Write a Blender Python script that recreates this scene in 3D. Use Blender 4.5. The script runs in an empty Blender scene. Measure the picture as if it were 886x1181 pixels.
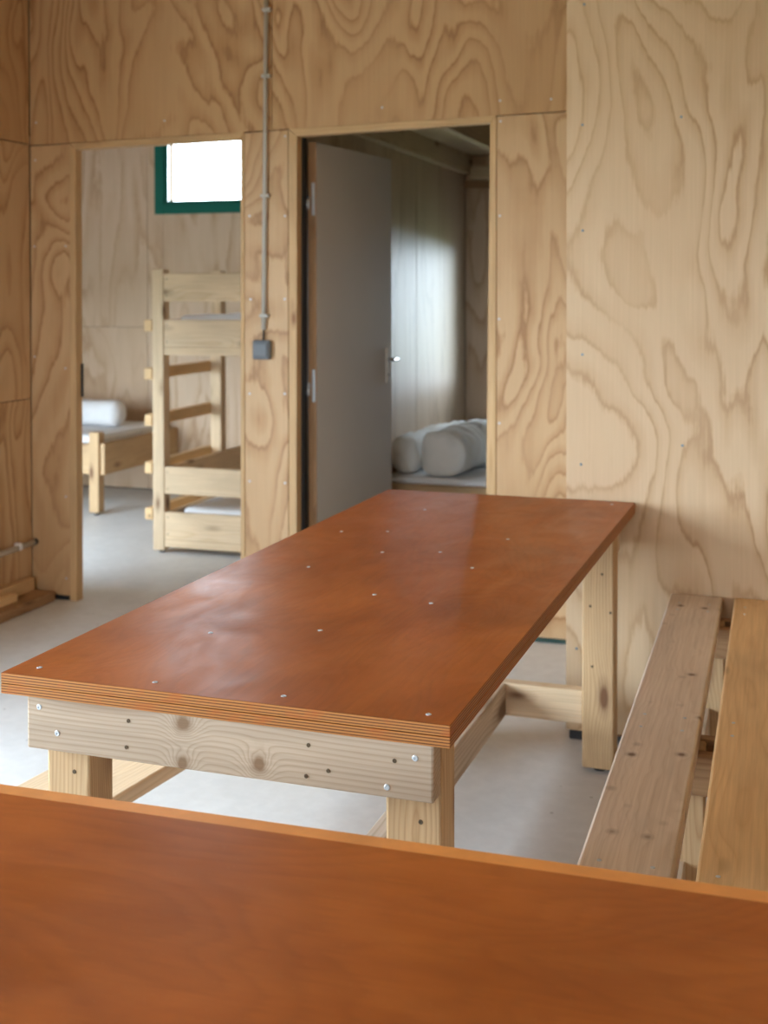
import bpy, bmesh, math, random
from mathutils import Vector, Matrix, noise as mnoise

random.seed(7)
S = bpy.context.scene
COL = S.collection

# ------------------------------------------------------------------ camera
EYE = Vector((0.0, 0.0, 1.40))
YAW, PITCH, ROLL = 0.31801, 0.017705, -0.001385
fw = Vector((-math.sin(YAW) * math.cos(PITCH), math.cos(YAW) * math.cos(PITCH), -math.sin(PITCH)))
rt = Vector((math.cos(YAW), math.sin(YAW), 0))
up = rt.cross(fw)
r2 = rt * math.cos(ROLL) + up * math.sin(ROLL)
u2 = -rt * math.sin(ROLL) + up * math.cos(ROLL)
cd = bpy.data.cameras.new('camera')
cam = bpy.data.objects.new('camera', cd)
COL.objects.link(cam)
M = Matrix((r2, u2, -fw)).transposed().to_4x4()
M.translation = EYE
cam.matrix_world = M
cd.sensor_fit = 'VERTICAL'
cd.sensor_height = 17.3
cd.sensor_width = 13.0
cd.lens = 17.3 * 1427.1 / 1181.0
cd.shift_y = -(590.5 - 359.9) / 1181.0
cd.clip_start = 0.02
cd.dof.use_dof = True
cd.dof.focus_distance = 2.05
cd.dof.aperture_fstop = 2.6
S.camera = cam

# ------------------------------------------------------------------ view, world, daylight
S.view_settings.view_transform = 'Standard'
S.view_settings.look = 'None'
S.view_settings.gamma = 1.0
S.view_settings.use_curve_mapping = False
S.view_settings.exposure = 0.0
S.cycles.use_denoising = True
S.cycles.max_bounces = 10
S.cycles.diffuse_bounces = 6
S.cycles.glossy_bounces = 4
S.cycles.transparent_max_bounces = 8
S.cycles.sample_clamp_indirect = 8.0

W = bpy.data.worlds.new('overcast_sky')
S.world = W
W.use_nodes = True
bg = W.node_tree.nodes['Background']
bg.inputs[0].default_value = (0.74, 0.88, 1.0, 1)
bg.inputs[1].default_value = 20.5


def portal(name, loc, direction, sx, sy):
    """window-sized light portal: guides the sky light through an opening"""
    l = bpy.data.lights.new(name, 'AREA')
    l.shape = 'RECTANGLE'
    l.size, l.size_y = sx, sy
    l.cycles.is_portal = True
    o = bpy.data.objects.new(name, l)
    COL.objects.link(o)
    o.location = loc
    o.rotation_euler = Vector(direction).to_track_quat('-Z', 'Y').to_euler()


# window openings (x/y range, z range)
WIN_MAIN_L = (-0.30, 2.85, 0.30, 2.00)      # left wall of the main room, y0 y1 z0 z1
WIN_REAR = (-1.7, -0.1, 0.80, 1.75)         # rear wall, x0 x1 z0 z1
WIN_BED_L = (-4.16, -3.22, 1.99, 2.52)     # seen through the left doorway
WIN_BED_R = (-1.825, -1.33, 0.80, 1.70)     # right bedroom, back wall
WIN_BED_S = (-5.35, -3.85, 0.10, 1.40)     # left bedroom, outer wall facing the viewer, x0 x1 z0 z1


# ------------------------------------------------------------------ node helpers
def mat_new(name):
    m = bpy.data.materials.new(name)
    m.use_nodes = True
    nt = m.node_tree
    return m, nt, nt.nodes['Principled BSDF']


def N(nt, t, **kw):
    n = nt.nodes.new(t)
    for k, v in kw.items():
        setattr(n, k, v)
    return n


def math_(nt, op, a, b=None):
    n = N(nt, 'ShaderNodeMath', operation=op)
    for i, v in enumerate((a, b)):
        if v is None:
            continue
        if isinstance(v, (int, float)):
            n.inputs[i].default_value = v
        else:
            nt.links.new(v, n.inputs[i])
    return n.outputs[0]


def ramp(nt, fac, stops, interp='LINEAR'):
    n = N(nt, 'ShaderNodeValToRGB')
    n.color_ramp.interpolation = interp
    e = n.color_ramp.elements
    while len(e) < len(stops):
        e.new(0.5)
    for el, (p, c) in zip(e, stops):
        el.position = p
        el.color = (*c, 1) if len(c) == 3 else c
    nt.links.new(fac, n.inputs[0])
    return n.outputs[0]


def mixc(nt, fac, a, b, mode='MIX'):
    n = N(nt, 'ShaderNodeMix', data_type='RGBA', blend_type=mode)
    for sock, v in ((n.inputs[0], fac), (n.inputs[6], a), (n.inputs[7], b)):
        if isinstance(v, (int, float)):
            sock.default_value = v
        elif isinstance(v, tuple):
            sock.default_value = (*v, 1)
        else:
            nt.links.new(v, sock)
    return n.outputs[2]


def coords(nt, scale=(1, 1, 1), rnd=True):
    tc = N(nt, 'ShaderNodeTexCoord')
    out = tc.outputs['Object']
    if rnd:
        oi = N(nt, 'ShaderNodeObjectInfo')
        mul = N(nt, 'ShaderNodeVectorMath', operation='MULTIPLY')
        cmb = N(nt, 'ShaderNodeCombineXYZ')
        for i in range(3):
            nt.links.new(oi.outputs['Random'], cmb.inputs[i])
        nt.links.new(cmb.outputs[0], mul.inputs[0])
        mul.inputs[1].default_value = (17.3, 41.7, 29.1)
        add = N(nt, 'ShaderNodeVectorMath', operation='ADD')
        nt.links.new(out, add.inputs[0])
        nt.links.new(mul.outputs[0], add.inputs[1])
        out = add.outputs[0]
    if scale == (1, 1, 1):
        return out
    return vscale(nt, out, scale)


def vscale(nt, v, scale):
    m = N(nt, 'ShaderNodeVectorMath', operation='MULTIPLY')
    nt.links.new(v, m.inputs[0])
    m.inputs[1].default_value = scale
    return m.outputs[0]


def noise_(nt, vec, scale=1.0, detail=2.0, rough=0.5, dist=0.0):
    n = N(nt, 'ShaderNodeTexNoise')
    nt.links.new(vec, n.inputs['Vector'])
    n.inputs['Scale'].default_value = scale
    n.inputs['Detail'].default_value = detail
    n.inputs['Roughness'].default_value = rough
    n.inputs['Distortion'].default_value = dist
    return n.outputs['Fac']


def bump(nt, bsdf, h, strength=0.1, dist=0.002):
    b = N(nt, 'ShaderNodeBump')
    b.inputs['Strength'].default_value = strength
    b.inputs['Distance'].default_value = dist
    nt.links.new(h, b.inputs['Height'])
    nt.links.new(b.outputs[0], bsdf.inputs['Normal'])


def plywood(name, base, mid, dark, bands=7.0, fscale=(2.3, 2.3, 0.85), rough=0.5, spec=0.4):
    """rotary-cut softwood veneer: contour figure, vertical grain"""
    m, nt, b = mat_new(name)
    v = coords(nt)
    n1 = noise_(nt, vscale(nt, v, fscale), 1.0, 2.4, 0.42, 0.55)
    fib = noise_(nt, vscale(nt, v, (60, 60, 2.2)), 1.0, 3, 0.65)
    wob = noise_(nt, vscale(nt, v, (14, 14, 9)), 1.0, 3, 0.55)
    val = math_(nt, 'ADD', math_(nt, 'MULTIPLY', n1, bands), math_(nt, 'MULTIPLY', fib, 0.42))
    val = math_(nt, 'ADD', val, math_(nt, 'MULTIPLY', wob, 0.42))
    fr = math_(nt, 'FRACT', val)
    fig = ramp(nt, fr, [(0.0, mid), (0.07, base), (0.40, base), (0.80, mid), (0.915, dark), (0.945, dark), (1.0, mid)])
    # every growth layer has a tone of its own
    wn = N(nt, 'ShaderNodeTexWhiteNoise', noise_dimensions='1D')
    nt.links.new(math_(nt, 'FLOOR', val), wn.inputs['W'])
    flat = mixc(nt, math_(nt, 'MULTIPLY', wn.outputs['Value'], 0.75), base, mid)
    big = noise_(nt, vscale(nt, v, (2.4, 2.4, 1.1)), 1.0, 3, 0.55)
    amt = ramp(nt, big, [(0.36, (0.15,) * 3), (0.60, (0.95,) * 3)])
    c = mixc(nt, amt, flat, fig)
    fr2 = noise_(nt, vscale(nt, v, (150, 150, 3)), 1.0, 2, 0.6)
    fc = ramp(nt, fr2, [(0.3, (0.95, 0.94, 0.93)), (0.7, (1.02, 1.02, 1.02))])
    c = mixc(nt, 1.0, c, fc, 'MULTIPLY')
    nt.links.new(c, b.inputs['Base Color'])
    b.inputs['Roughness'].default_value = rough
    b.inputs['Specular IOR Level'].default_value = spec
    return m


AX = {'x': (0, 1, 2), 'y': (1, 0, 2), 'z': (2, 0, 1)}


def lumber(name, base, ringc, knot, axis, rough=0.6, pith=(0.035, -0.05), gap=0.0075, knots=0.15, ks=(3.4, 9.5, 9.5), spots=(), swirl=1.0):
    """solid softwood: growth rings round a pith along `axis`, knots"""
    m, nt, b = mat_new(name)
    tc = N(nt, 'ShaderNodeTexCoord')
    sep0 = N(nt, 'ShaderNodeSeparateXYZ')
    nt.links.new(tc.outputs['Object'], sep0.inputs[0])
    oi = N(nt, 'ShaderNodeObjectInfo')
    rnd = oi.outputs['Random']
    l, a, c_ = (sep0.outputs[i] for i in AX[axis])
    l = math_(nt, 'ADD', l, math_(nt, 'MULTIPLY', rnd, 53.0))
    rs = math_(nt, 'MULTIPLY', math_(nt, 'SUBTRACT', math_(nt, 'FRACT', math_(nt, 'MULTIPLY', rnd, 7.31)), 0.5), 0.09)
    a2 = math_(nt, 'ADD', math_(nt, 'SUBTRACT', a, pith[0]), rs)
    c2 = math_(nt, 'SUBTRACT', c_, pith[1])
    cv = N(nt, 'ShaderNodeCombineXYZ')
    for i, s in enumerate((l, a, c_)):
        nt.links.new(s, cv.inputs[i])
    vec = cv.outputs[0]
    vor = N(nt, 'ShaderNodeTexVoronoi', feature='F1')
    nt.links.new(vscale(nt, vec, ks), vor.inputs['Vector'])
    vor.inputs['Scale'].default_value = 1.0
    d = vor.outputs['Distance']
    infl = math_(nt, 'MULTIPLY', math_(nt, 'POWER', 2.718, math_(nt, 'MULTIPLY', math_(nt, 'MULTIPLY', d, d), -9.0)), swirl)
    for sl, sc_, sr in spots:          # knots at known places: length, cross position, radius
        l0, c0 = sep0.outputs[AX[axis][0]], sep0.outputs[AX[axis][2]]
        wb_ = math_(nt, 'MULTIPLY', math_(nt, 'SUBTRACT', noise_(nt, vscale(nt, vec, (35, 35, 35)), 1.0, 2, 0.5), 0.5), 0.012)
        dl = math_(nt, 'ADD', math_(nt, 'SUBTRACT', l0, sl), wb_)
        dc = math_(nt, 'ADD', math_(nt, 'SUBTRACT', c0, sc_), wb_)
        dd = math_(nt, 'SQRT', math_(nt, 'ADD', math_(nt, 'MULTIPLY', dl, dl), math_(nt, 'MULTIPLY', dc, dc)))
        dd = math_(nt, 'MULTIPLY', dd, knots / sr)
        d = math_(nt, 'MINIMUM', d, dd)
        infl = math_(nt, 'ADD', infl, math_(nt, 'MULTIPLY', math_(nt, 'POWER', 2.718, math_(nt, 'MULTIPLY', math_(nt, 'MULTIPLY', dd, dd), -1.1 / (knots * knots * 4))), 2.6))
    wav = noise_(nt, vscale(nt, vec, (1.3, 6, 6)), 1.0, 2, 0.5)
    rr = math_(nt, 'SQRT', math_(nt, 'ADD', math_(nt, 'MULTIPLY', a2, a2), math_(nt, 'MULTIPLY', c2, c2)))
    rr = math_(nt, 'ADD', rr, math_(nt, 'MULTIPLY', wav, 0.03))
    rr = math_(nt, 'ADD', rr, math_(nt, 'MULTIPLY', infl, 0.018))
    fr = math_(nt, 'FRACT', math_(nt, 'DIVIDE', rr, gap))
    rc = tuple(x * 0.45 + y * 0.55 for x, y in zip(base, ringc))
    c = ramp(nt, fr, [(0.0, rc), (0.15, base), (0.5, base), (0.85, rc), (0.95, ringc), (1.0, rc)])
    # knots and their dark halo
    km = ramp(nt, d, [(knots * 0.55, (1, 1, 1)), (knots, (0.35,) * 3), (knots * 1.7, (0, 0, 0))])
    c = mixc(nt, km, c, knot)
    fib = noise_(nt, vscale(nt, vec, (4, 160, 160)), 1.0, 3, 0.6)
    fc = ramp(nt, fib, [(0.3, (0.88, 0.86, 0.84)), (0.7, (1.05, 1.05, 1.05))])
    c = mixc(nt, 1.0, c, fc, 'MULTIPLY')
    st = noise_(nt, vscale(nt, vec, (2.2, 7, 7)), 1.0, 3, 0.55)
    sc = ramp(nt, st, [(0.32, (0.86, 0.85, 0.84)), (0.62, (1.03, 1.02, 1.0))])
    c = mixc(nt, 1.0, c, sc, 'MULTIPLY')
    nt.links.new(c, b.inputs['Base Color'])
    b.inputs['Roughness'].default_value = rough
    b.inputs['Specular IOR Level'].default_value = 0.3
    bump(nt, b, fib, 0.08, 0.001)
    return m


def plain(name, col, rough=0.5, metal=0.0, spec=0.5, var=0.0, vs=8.0, bmp=0.0):
    m, nt, b = mat_new(name)
    if var:
        n = noise_(nt, coords(nt), vs, 4, 0.55)
        lo = tuple(x * (1 - var) for x in col)
        hi = tuple(min(1, x * (1 + var)) for x in col)
        nt.links.new(ramp(nt, n, [(0.3, lo), (0.7, hi)]), b.inputs['Base Color'])
        if bmp:
            bump(nt, b, n, bmp, 0.004)
    else:
        b.inputs['Base Color'].default_value = (*col, 1)
    b.inputs['Roughness'].default_value = rough
    b.inputs['Metallic'].default_value = metal
    b.inputs['Specular IOR Level'].default_value = spec
    return m


# ------------------------------------------------------------------ materials
PLY = plywood('plywood_warm', (0.60, 0.40, 0.22), (0.50, 0.30, 0.145), (0.36, 0.19, 0.08), 17.0)
PLY_UP = plywood('plywood_orange', (0.56, 0.355, 0.18), (0.46, 0.26, 0.115), (0.33, 0.165, 0.065), 20.0, (2.0, 2.0, 0.75))
PLY_PALE = plywood('plywood_pale', (0.66, 0.49, 0.315), (0.58, 0.40, 0.235), (0.44, 0.27, 0.14), 17.0, (1.9, 1.9, 0.75))
PLY_BED = plywood('plywood_bedroom', (0.62, 0.46, 0.32), (0.54, 0.37, 0.23), (0.45, 0.29, 0.17), 11.0, (2.6, 2.6, 0.6))
PLY_GLOSS = plywood('plywood_varnished', (0.60, 0.47, 0.34), (0.54, 0.40, 0.27), (0.42, 0.30, 0.19), 4.0,
                    (3.2, 3.2, 0.5), rough=0.48, spec=0.68)
PINE = {a: lumber('pine_' + a, (0.78, 0.61, 0.415), (0.70, 0.52, 0.32), (0.20, 0.09, 0.04), a) for a in 'xyz'}
GREYP = {a: lumber('weathered_spruce_' + a, (0.66, 0.54, 0.42), (0.50, 0.38, 0.27), (0.20, 0.12, 0.07), a, 0.7,
                   gap=0.011, knots=0.27, ks=(3.0, 8, 8)) for a in 'xyz'}
PINKP = {a: lumber('bare_spruce_' + a, (0.80, 0.69, 0.585), (0.73, 0.61, 0.50), (0.25, 0.17, 0.12), a, 0.65,
                   pith=(0.03, -0.11), knots=0.13, ks=(12, 14, 14), swirl=0.3) for a in 'xyz'}
GOLDP = {a: lumber('oiled_pine_' + a, (0.83, 0.58, 0.31), (0.76, 0.50, 0.25), (0.22, 0.10, 0.04), a, 0.5,
                   pith=(-0.02, -0.12), gap=0.006, knots=0.10, swirl=0.4) for a in 'xyz'}
APRON = lumber('knotty_spruce_x', (0.56, 0.45, 0.345), (0.44, 0.33, 0.235), (0.27, 0.17, 0.10), 'x', 0.7, pith=(0.06, -0.14),
               gap=0.0085, knots=0.20, ks=(2.0, 6, 6), spots=((-0.062, 0.030, 0.014), (-0.064, -0.036, 0.012), (0.070, -0.022, 0.013)))
LEGP = {a: lumber('warm_spruce_' + a, (0.60, 0.42, 0.24), (0.48, 0.30, 0.15), (0.20, 0.10, 0.05), a, 0.6) for a in 'xyz'}
DARKP = {a: lumber('brown_timber_' + a, (0.40, 0.24, 0.125), (0.29, 0.16, 0.08), (0.12, 0.06, 0.03), a, 0.65) for a in 'xyz'}
TRIM = {a: lumber('trim_pine_' + a, (0.64, 0.44, 0.24), (0.55, 0.35, 0.17), (0.26, 0.12, 0.05), a, 0.55, knots=0.12) for a in 'xyz'}
CEILW = {a: lumber('ceiling_timber_' + a, (0.58, 0.46, 0.31), (0.48, 0.36, 0.22), (0.25, 0.15, 0.08), a) for a in 'xyz'}


def film_top():
    m, nt, b = mat_new('red_brown_film_ply')
    v = coords(nt)
    n1 = noise_(nt, vscale(nt, v, (5.5, 2.4, 3)), 1.0, 4, 0.55, 1.2)
    c = ramp(nt, n1, [(0.25, (0.34, 0.088, 0.013)), (0.5, (0.40, 0.110, 0.017)), (0.78, (0.46, 0.138, 0.025))])
    n2 = noise_(nt, vscale(nt, v, (130, 9, 9)), 1.0, 3, 0.6)
    c = mixc(nt, 1.0, c, ramp(nt, n2, [(0.3, (0.93,) * 3), (0.7, (1.04,) * 3)]), 'MULTIPLY')
    fg_ = noise_(nt, vscale(nt, v, (3.2, 1.1, 3)), 1.0, 2, 0.45, 0.6)
    ff = math_(nt, 'FRACT', math_(nt, 'ADD', math_(nt, 'MULTIPLY', fg_, 26.0), math_(nt, 'MULTIPLY', n2, 0.8)))
    c = mixc(nt, 1.0, c, ramp(nt, ff, [(0.0, (0.95,) * 3), (0.2, (1.02,) * 3), (0.6, (1.0,) * 3), (0.92, (0.93, 0.92, 0.91)), (1.0, (0.95,) * 3)]), 'MULTIPLY')
    n3 = noise_(nt, vscale(nt, v, (2.2, 1.8, 2)), 1.0, 3, 0.5)
    c = mixc(nt, 1.0, c, ramp(nt, n3, [(0.33, (0.72, 0.68, 0.66)), (0.55, (1.0,) * 3)]), 'MULTIPLY')
    # pale scuffs and specks
    sp = N(nt, 'ShaderNodeTexVoronoi', feature='F1')
    nt.links.new(vscale(nt, v, (32, 20, 20)), sp.inputs['Vector'])
    spk = ramp(nt, sp.outputs['Distance'], [(0.035, (0.55,) * 3), (0.07, (0, 0, 0))])
    c = mixc(nt, spk, c, (0.60, 0.34, 0.18))
    nt.links.new(c, b.inputs['Base Color'])
    n4 = noise_(nt, vscale(nt, v, (9, 6, 6)), 1.0, 5, 0.6, 0.8)
    rr = ramp(nt, n4, [(0.3, (0.32,) * 3), (0.7, (0.45,) * 3)])
    nt.links.new(rr, b.inputs['Roughness'])
    b.inputs['Specular IOR Level'].default_value = 0.26
    return m


def ply_edge():
    m, nt, b = mat_new('stained_ply_edge')
    tc = N(nt, 'ShaderNodeTexCoord')
    sep = N(nt, 'ShaderNodeSeparateXYZ')
    nt.links.new(tc.outputs['Object'], sep.inputs[0])
    v = coords(nt)
    wob = noise_(nt, vscale(nt, v, (6, 6, 40)), 1.0, 2, 0.5)
    z = math_(nt, 'ADD', math_(nt, 'DIVIDE', sep.outputs[2], 0.0046), math_(nt, 'MULTIPLY', wob, 0.25))
    fr = math_(nt, 'FRACT', z)
    c = ramp(nt, fr, [(0.0, (0.11, 0.036, 0.010)), (0.20, (0.14, 0.048, 0.012)), (0.36, (0.42, 0.17, 0.042)),
                      (0.62, (0.50, 0.22, 0.060)), (0.82, (0.40, 0.145, 0.034)), (1.0, (0.12, 0.040, 0.011))])
    n = noise_(nt, vscale(nt, v, (16, 16, 30)), 1.0, 3, 0.6)
    c = mixc(nt, ramp(nt, n, [(0.52, (0, 0, 0)), (0.72, (0.75,) * 3)]), c, (0.40, 0.105, 0.018))
    nt.links.new(c, b.inputs['Base Color'])
    b.inputs['Roughness'].default_value = 0.5
    b.inputs['Specular IOR Level'].default_value = 0.3
    return m


def concrete():
    m, nt, b = mat_new('grey_concrete')
    v = coords(nt, rnd=False)
    n1 = noise_(nt, v, 1.7, 6, 0.6, 0.4)
    n2 = noise_(nt, v, 22, 4, 0.6)
    c = ramp(nt, n1, [(0.3, (0.61, 0.61, 0.605)), (0.7, (0.72, 0.725, 0.73))])
    c = mixc(nt, 1.0, c, ramp(nt, n2, [(0.3, (0.93,) * 3), (0.7, (1.03,) * 3)]), 'MULTIPLY')
    st = N(nt, 'ShaderNodeTexVoronoi', feature='F1')
    nt.links.new(v, st.inputs['Vector'])
    st.inputs['Scale'].default_value = 9.0
    c = mixc(nt, ramp(nt, st.outputs['Distance'], [(0.03, (0.6,) * 3), (0.06, (0, 0, 0))]), c, (0.22, 0.21, 0.20))
    nt.links.new(c, b.inputs['Base Color'])
    b.inputs['Roughness'].default_value = 0.48
    b.inputs['Specular IOR Level'].default_value = 0.4
    bump(nt, b, n2, 0.05, 0.002)
    return m


FILM = film_top()
EDGE = ply_edge()
WORN = plain('worn_orange_arris', (0.74, 0.29, 0.06), 0.5, var=0.12, vs=14)
FLOOR = concrete()
DULLZ = plain('dull_zinc', (0.24, 0.31, 0.36), 0.45, 0.5)
ZINC = plain('zinc', (0.62, 0.68, 0.74), 0.4, 0.55)
SATIN = plain('satin_aluminium', (0.62, 0.58, 0.52), 0.45, 0.3)
STEEL = plain('brushed_steel', (0.66, 0.66, 0.66), 0.25, 1.0)
HOLE = plain('dark_hole', (0.12, 0.085, 0.05), 0.8)
BLACK = plain('black_rubber_and_shade', (0.018, 0.018, 0.02), 0.6)
WHITE_DOOR = plain('white_laminate', (0.60, 0.565, 0.53), 0.55, spec=0.3, var=0.02, vs=3)
PVC = plain('grey_plastic_conduit', (0.48, 0.46, 0.41), 0.5)
PIPE = plain('pale_plastic_pipe', (0.66, 0.65, 0.62), 0.5)
SWITCH = plain('slate_plastic', (0.15, 0.17, 0.195), 0.55)
SHEET = plain('white_cotton', (0.80, 0.80, 0.81), 0.85, spec=0.2, var=0.03, vs=20)
TICK = plain('cream_ticking', (0.82, 0.81, 0.78), 0.85, spec=0.2, var=0.03, vs=16)
GREEN = plain('green_paint', (0.014, 0.13, 0.095), 0.7, spec=0.15)
DARKGREEN = plain('dark_sole_plate', (0.02, 0.055, 0.045), 0.6)
GRASS = plain('grass_ground', (0.10, 0.13, 0.06), 0.9, var=0.3, vs=2)
DARKWALL = plain('rough_timber_core', (0.16, 0.11, 0.075), 0.8, var=0.1)
m, nt, b = mat_new('window_glass')
tr = N(nt, 'ShaderNodeBsdfTransparent')
gl = N(nt, 'ShaderNodeBsdfGlossy')
gl.inputs['Roughness'].default_value = 0.02
fr_ = N(nt, 'ShaderNodeFresnel')
fr_.inputs[0].default_value = 1.35
mx = N(nt, 'ShaderNodeMixShader')
nt.links.new(fr_.outputs[0], mx.inputs[0])
nt.links.new(tr.outputs[0], mx.inputs[1])
nt.links.new(gl.outputs[0], mx.inputs[2])
nt.links.new(mx.outputs[0], nt.nodes['Material Output'].inputs[0])
GLASS = m


# ------------------------------------------------------------------ mesh helpers
def link(name, bm, mats, parent=None, loc=(0, 0, 0), rot=None, smooth=False):
    me = bpy.data.meshes.new(name)
    bm.normal_update()
    bm.to_mesh(me)
    bm.free()
    for mt in (mats if isinstance(mats, (list, tuple)) else [mats]):
        me.materials.append(mt)
    if smooth:
        for p in me.polygons:
            p.use_smooth = True
    o = bpy.data.objects.new(name, me)
    COL.objects.link(o)
    o.parent = parent
    o.location = loc
    if rot:
        o.rotation_euler = rot
    return o


def add_box(bm, x0, x1, y0, y1, z0, z1):
    vs = [bm.verts.new(p) for p in ((x0, y0, z0), (x1, y0, z0), (x1, y1, z0), (x0, y1, z0),
                                    (x0, y0, z1), (x1, y0, z1), (x1, y1, z1), (x0, y1, z1))]
    for f in ((0, 3, 2, 1), (4, 5, 6, 7), (0, 1, 5, 4), (1, 2, 6, 5), (2, 3, 7, 6), (3, 0, 4, 7)):
        bm.faces.new([vs[i] for i in f])


def box(name, x0, x1, y0, y1, z0, z1, mat, parent=None, bev=0.003, seg=1, rot=None, topmat=None):
    """a bevelled board; its origin is its centre"""
    cx, cy, cz = (x0 + x1) / 2, (y0 + y1) / 2, (z0 + z1) / 2
    bm = bmesh.new()
    add_box(bm, x0 - cx, x1 - cx, y0 - cy, y1 - cy, z0 - cz, z1 - cz)
    if bev:
        bmesh.ops.bevel(bm, geom=bm.edges[:], offset=bev, segments=seg, affect='EDGES', profile=0.5)
    mats = [mat]
    if topmat is not None:
        mats.append(topmat)
        bm.normal_update()
        for f in bm.faces:
            if f.normal.z > 0.9:
                f.material_index = 1
    return link(name, bm, mats, parent, (cx, cy, cz), rot)


def prism_xz(name, pts, y0, y1, mat, parent=None, bev=0.0015):
    """board whose outline (x, z) is given, between y0 and y1"""
    cx = sum(p[0] for p in pts) / len(pts)
    cz = sum(p[1] for p in pts) / len(pts)
    bm = bmesh.new()
    a = [bm.verts.new((x - cx, y0 - (y0 + y1) / 2, z - cz)) for x, z in pts]
    b_ = [bm.verts.new((x - cx, y1 - (y0 + y1) / 2, z - cz)) for x, z in pts]
    n = len(pts)
    bm.faces.new(a)
    bm.faces.new(b_[::-1])
    for i in range(n):
        bm.faces.new((a[i], b_[i], b_[(i + 1) % n], a[(i + 1) % n]))
    bmesh.ops.recalc_face_normals(bm, faces=bm.faces[:])
    if bev:
        bmesh.ops.bevel(bm, geom=bm.edges[:], offset=bev, segments=1, affect='EDGES')
    return link(name, bm, mat, parent, (cx, (y0 + y1) / 2, cz))


def cyl(name, p0, p1, r, mat, parent=None, n=16, r1=None, smooth=True):
    p0, p1 = Vector(p0), Vector(p1)
    d = p1 - p0
    q = d.to_track_quat('Z', 'Y')
    bm = bmesh.new()
    bmesh.ops.create_cone(bm, cap_ends=True, segments=n, radius1=r, radius2=r if r1 is None else r1, depth=d.length)
    o = link(name, bm, mat, parent, (p0 + p1) / 2, q.to_euler())
    if smooth:
        for p in o.data.polygons:
            p.use_smooth = len(p.vertices) == 4
    return o


_screw = {}


def screw(parent, loc, direction, r=0.0042, mat=None, name='screw'):
    """countersunk head: a dished disc with a recess; meshes are shared"""
    mat = mat or ZINC
    key = (round(r, 5), mat.name)
    if key not in _screw:
        bm = bmesh.new()
        rings = [(r, 0.0), (r, 0.0012), (r * 0.8, 0.0018), (r * 0.35, 0.0016), (r * 0.3, 0.0006)]
        L = [[bm.verts.new((rad * math.cos(t * math.tau / 10), rad * math.sin(t * math.tau / 10), z)) for t in range(10)]
             for rad, z in rings]
        for a, c in zip(L, L[1:]):
            for i in range(10):
                bm.faces.new((a[i], a[(i + 1) % 10], c[(i + 1) % 10], c[i]))
        bm.faces.new(L[-1])
        me = bpy.data.meshes.new('screw')
        bm.to_mesh(me)
        bm.free()
        me.materials.append(mat)
        _screw[key] = me
    o = bpy.data.objects.new(name, _screw[key])
    COL.objects.link(o)
    o.parent = parent
    o.location = loc
    o.rotation_euler = Vector(direction).to_track_quat('Z', 'Y').to_euler()
    return o


def tag(o, label, cat, group=None, kind=None):
    o['label'] = label
    o['category'] = cat
    if group:
        o['group'] = group
    if kind:
        o['kind'] = kind
    return o


def empty(name, loc=(0, 0, 0), rz=0.0):
    o = bpy.data.objects.new(name, None)
    o.empty_display_size = 0.1
    COL.objects.link(o)
    o.location = loc
    o.rotation_euler = (0, 0, rz)
    return o


def wall_hole_x(name, x0, x1, y0, y1, z0, z1, hole, mat, parent=None):
    """wall running along y (thickness x0..x1) with a window hole (y0 y1 z0 z1)"""
    bm = bmesh.new()
    hy0, hy1, hz0, hz1 = hole
    add_box(bm, x0, x1, y0, hy0, z0, z1)
    add_box(bm, x0, x1, hy1, y1, z0, z1)
    add_box(bm, x0, x1, hy0, hy1, z0, hz0)
    add_box(bm, x0, x1, hy0, hy1, hz1, z1)
    return link(name, bm, mat, parent)


def wall_hole_y(name, x0, x1, y0, y1, z0, z1, holes, mat, parent=None):
    bm = bmesh.new()
    xs = x0
    for hx0, hx1, hz0, hz1 in holes:
        add_box(bm, xs, hx0, y0, y1, z0, z1)
        add_box(bm, hx0, hx1, y0, y1, z0, hz0)
        add_box(bm, hx0, hx1, y0, y1, hz1, z1)
        xs = hx1
    add_box(bm, xs, x1, y0, y1, z0, z1)
    return link(name, bm, mat, parent)


# ------------------------------------------------------------------ the shell
YB = 4.84          # plywood face of the wall with the two doorways
YN = 3.82          # face of the wall that juts out on the right
XL = -3.285        # left wall
YR = 7.72          # back wall of the bedrooms
ZC = 2.80

tag(box('floor', -6.4, 2.4, -2.0, 7.95, -0.12, 0.0, FLOOR, bev=0), 'grey concrete floor with pale worn patches', 'floor', kind='structure')
tag(box('ground', -40, 40, -40, 40, -0.5, -0.4, GRASS, bev=0), 'grass ground outside the hut', 'ground', kind='structure')
tag(box('ceiling', -3.5, 2.4, -2.0, 4.86, ZC, ZC + 0.1, PLY, bev=0), 'plywood ceiling of the main room', 'ceiling', kind='structure')
tag(box('ceiling', -6.4, -2.03, 4.86, 7.95, 2.66, 2.80, PLY_BED, bev=0), 'plywood ceiling of the bedroom with the bunk bed', 'ceiling', kind='structure')

# right bedroom ceiling, joists as parts
cr = box('ceiling', -2.03, 2.4, 4.86, 7.95, 2.26, 2.80, CEILW['y'], bev=0)
tag(cr, 'low timber ceiling with joists seen through the right doorway', 'ceiling', kind='structure')
cr_loc = cr.location.copy()


def child_of(o, par):
    """parent while keeping the place (the parent is not rotated)"""
    o.parent = par
    o.location = o.location - par.location
    return o


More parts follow.
